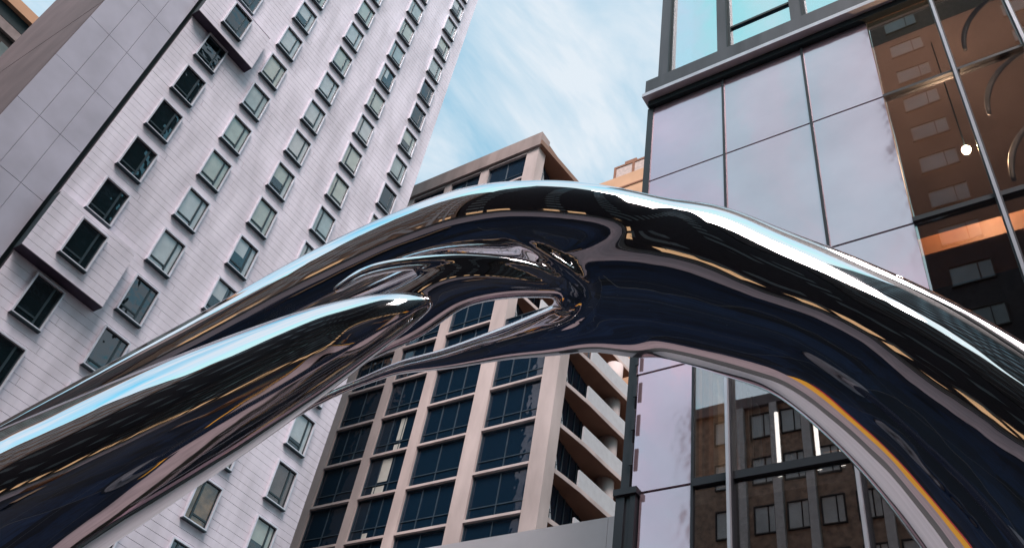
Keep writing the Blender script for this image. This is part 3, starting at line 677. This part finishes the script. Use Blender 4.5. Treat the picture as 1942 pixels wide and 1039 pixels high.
def sdf(P, sel=None):
    P = P.astype(np.float32)
    c, a, r, wt_ = (CEN, AX, RM, WT) if sel is None else (CEN[sel], AX[sel], RM[sel], WT[sel])
    out = np.empty(len(P), np.float32)
    for s in range(0, len(P), 8192):
        p = P[s:s+8192]; acc = np.zeros((len(p), len(c)), np.float32)
        off = np.einsum('ij,ikj->ik', c, a)               # (n,3)
        for k in range(3):
            q = p @ a[:, k, :].T - off[None, :, k]; acc += q * q
        fv = (np.sqrt(acc) - 1) * r[None]
        e = -KB * fv + wt_[None]; m = e.max(1)
        out[s:s+8192] = -(m + np.log(np.exp(e - m[:, None]).sum(1))) / KB
    x, y, z = P[:, 0], P[:, 1], P[:, 2]
    out += .0035 * (np.sin(4.1*x + 2.3*y + 1.7*z) * np.sin(3.1*y - 2.2*z + 1) + np.sin(5.3*z + 2.9*x - y))
    return out
H = 0.022; lo = np.array([.45, -1.45, 0.02]); hi = np.array([5.75, 8.75, 5.6]); B = 8
nb = np.ceil((hi - lo) / (H * B)).astype(int); n3 = nb * B + 1
gi = np.stack(np.meshgrid(*[np.arange(B + 1)] * 3, indexing='ij'), -1).reshape(-1, 3)
half = H * B / 2 * math.sqrt(3)
bl = np.array(list(np.ndindex(*nb))); bc = lo + (bl + .5) * B * H
import time; T0 = time.time()
near = np.zeros(len(bc), bool)
for s_ in range(0, len(bc), 8192):
    near[s_:s_+8192] = (((bc[s_:s_+8192, None] - CEN[None, ::3]) ** 2).sum(2)).min(1) < 1.2 ** 2
fc = np.full(len(bc), 1.0, np.float32); fc[near] = sdf(bc[near])
F = np.repeat(np.repeat(np.repeat(fc.reshape(nb), B, 0), B, 1), B, 2); F = np.pad(F, ((0, 1),) * 3, mode='edge')
for q_ in np.nonzero(np.abs(fc) < half * 1.5 + .03)[0]:
    o = bl[q_] * B
    sel = np.nonzero(np.sqrt(((CEN - bc[q_]) ** 2).sum(1)) < half + RX * 1.12 + .1)[0]
    if len(sel) == 0: continue
    F[o[0]:o[0]+B+1, o[1]:o[1]+B+1, o[2]:o[2]+B+1] = sdf(lo + (gi + o) * H, sel).reshape(B+1, B+1, B+1)
print('field', time.time() - T0)
neg = F < 0
cnt = sum(neg[i:n3[0]-1+i, j:n3[1]-1+j, k:n3[2]-1+k].astype(np.int8) for i in (0, 1) for j in (0, 1) for k in (0, 1))
act = (cnt > 0) & (cnt < 8)
idx = -np.ones(act.shape, np.int64); cells = np.argwhere(act); idx[act] = np.arange(len(cells))
V = lo + (cells + .5) * H
quads = []
for ax in range(3):
    a2, a3 = (ax + 1) % 3, (ax + 2) % 3
    s0 = [slice(1, n3[k] - 1) for k in range(3)]; s0[ax] = slice(0, n3[ax] - 1)
    s1 = list(s0); s1[ax] = slice(1, n3[ax])
    A0 = neg[tuple(s0)]; A1 = neg[tuple(s1)]
    e = np.argwhere(A0 != A1); sgn = A0[A0 != A1]
    off = np.array([1, 1, 1]); off[ax] = 0; e = e + off
    d2 = np.zeros(3, int); d2[a2] = 1; d3 = np.zeros(3, int); d3[a3] = 1
    g = lambda q: idx[q[:, 0], q[:, 1], q[:, 2]]
    q = np.stack([g(e - d2 - d3), g(e - d3), g(e), g(e - d2)], 1)
    q[~sgn] = q[~sgn][:, ::-1]; quads.append(q)
quads = np.vstack(quads); quads = quads[(quads >= 0).all(1)]
def local(P):
    key = np.floor(P / .3).astype(int); key = (key[:, 0] * 1000 + key[:, 1]) * 1000 + key[:, 2]
    order = np.argsort(key); cuts = np.nonzero(np.diff(key[order]))[0] + 1; out = []
    for g_ in np.split(order, cuts):
        c = (P[g_].min(0) + P[g_].max(0)) / 2; hh = np.linalg.norm(P[g_].max(0) - P[g_].min(0)) / 2
        out.append((g_, np.nonzero(np.sqrt(((CEN - c) ** 2).sum(1)) < hh + RX * 1.12 + .1)[0]))
    return out
def sdfl(P, gr):
    o = np.empty(len(P), np.float32)
    for g_, sel in gr: o[g_] = sdf(P[g_], sel)
    return o
def grad(P, e=.004):
    g = np.empty((len(P), 3))
    for k in range(3):
        d = np.zeros(3); d[k] = e; g[:, k] = (sdfl(P + d, GR) - sdfl(P - d, GR)) / (2 * e)
    return g
GR = local(V)
for it in range(2):
    f = sdfl(V, GR); g = grad(V); gn = (g ** 2).sum(1)
    st = np.clip(f / np.maximum(gn, .05), -.02, .02); V = V - st[:, None] * g
NR = grad(V); NR /= np.linalg.norm(NR, axis=1)[:, None]
me = bpy.data.meshes.new('arch_sculpture'); me.from_pydata(V.tolist(), [], quads.tolist()); me.materials.append(M_['chrome']); me.update()
me.polygons.foreach_set('use_smooth', [True] * len(me.polygons))
me.normals_split_custom_set_from_vertices(NR.tolist())
sc = put(me, 'arch_sculpture', None)
tag(sc, 'mirror-polished steel arch sculpture with a twisted limb and narrow opening', 'sculpture')
for x, y, r in ((4.78, -.5, .95), (2.0, 8.0, .6), (1.05, 4.75, .75)):
    bp_ = bevelled(part(MB().cyl(x, y, 0.004, .07, r, 40), 'base_plate', M_['greymetal'], sc), .01)
print('sculpture verts', len(V), time.time() - T0)
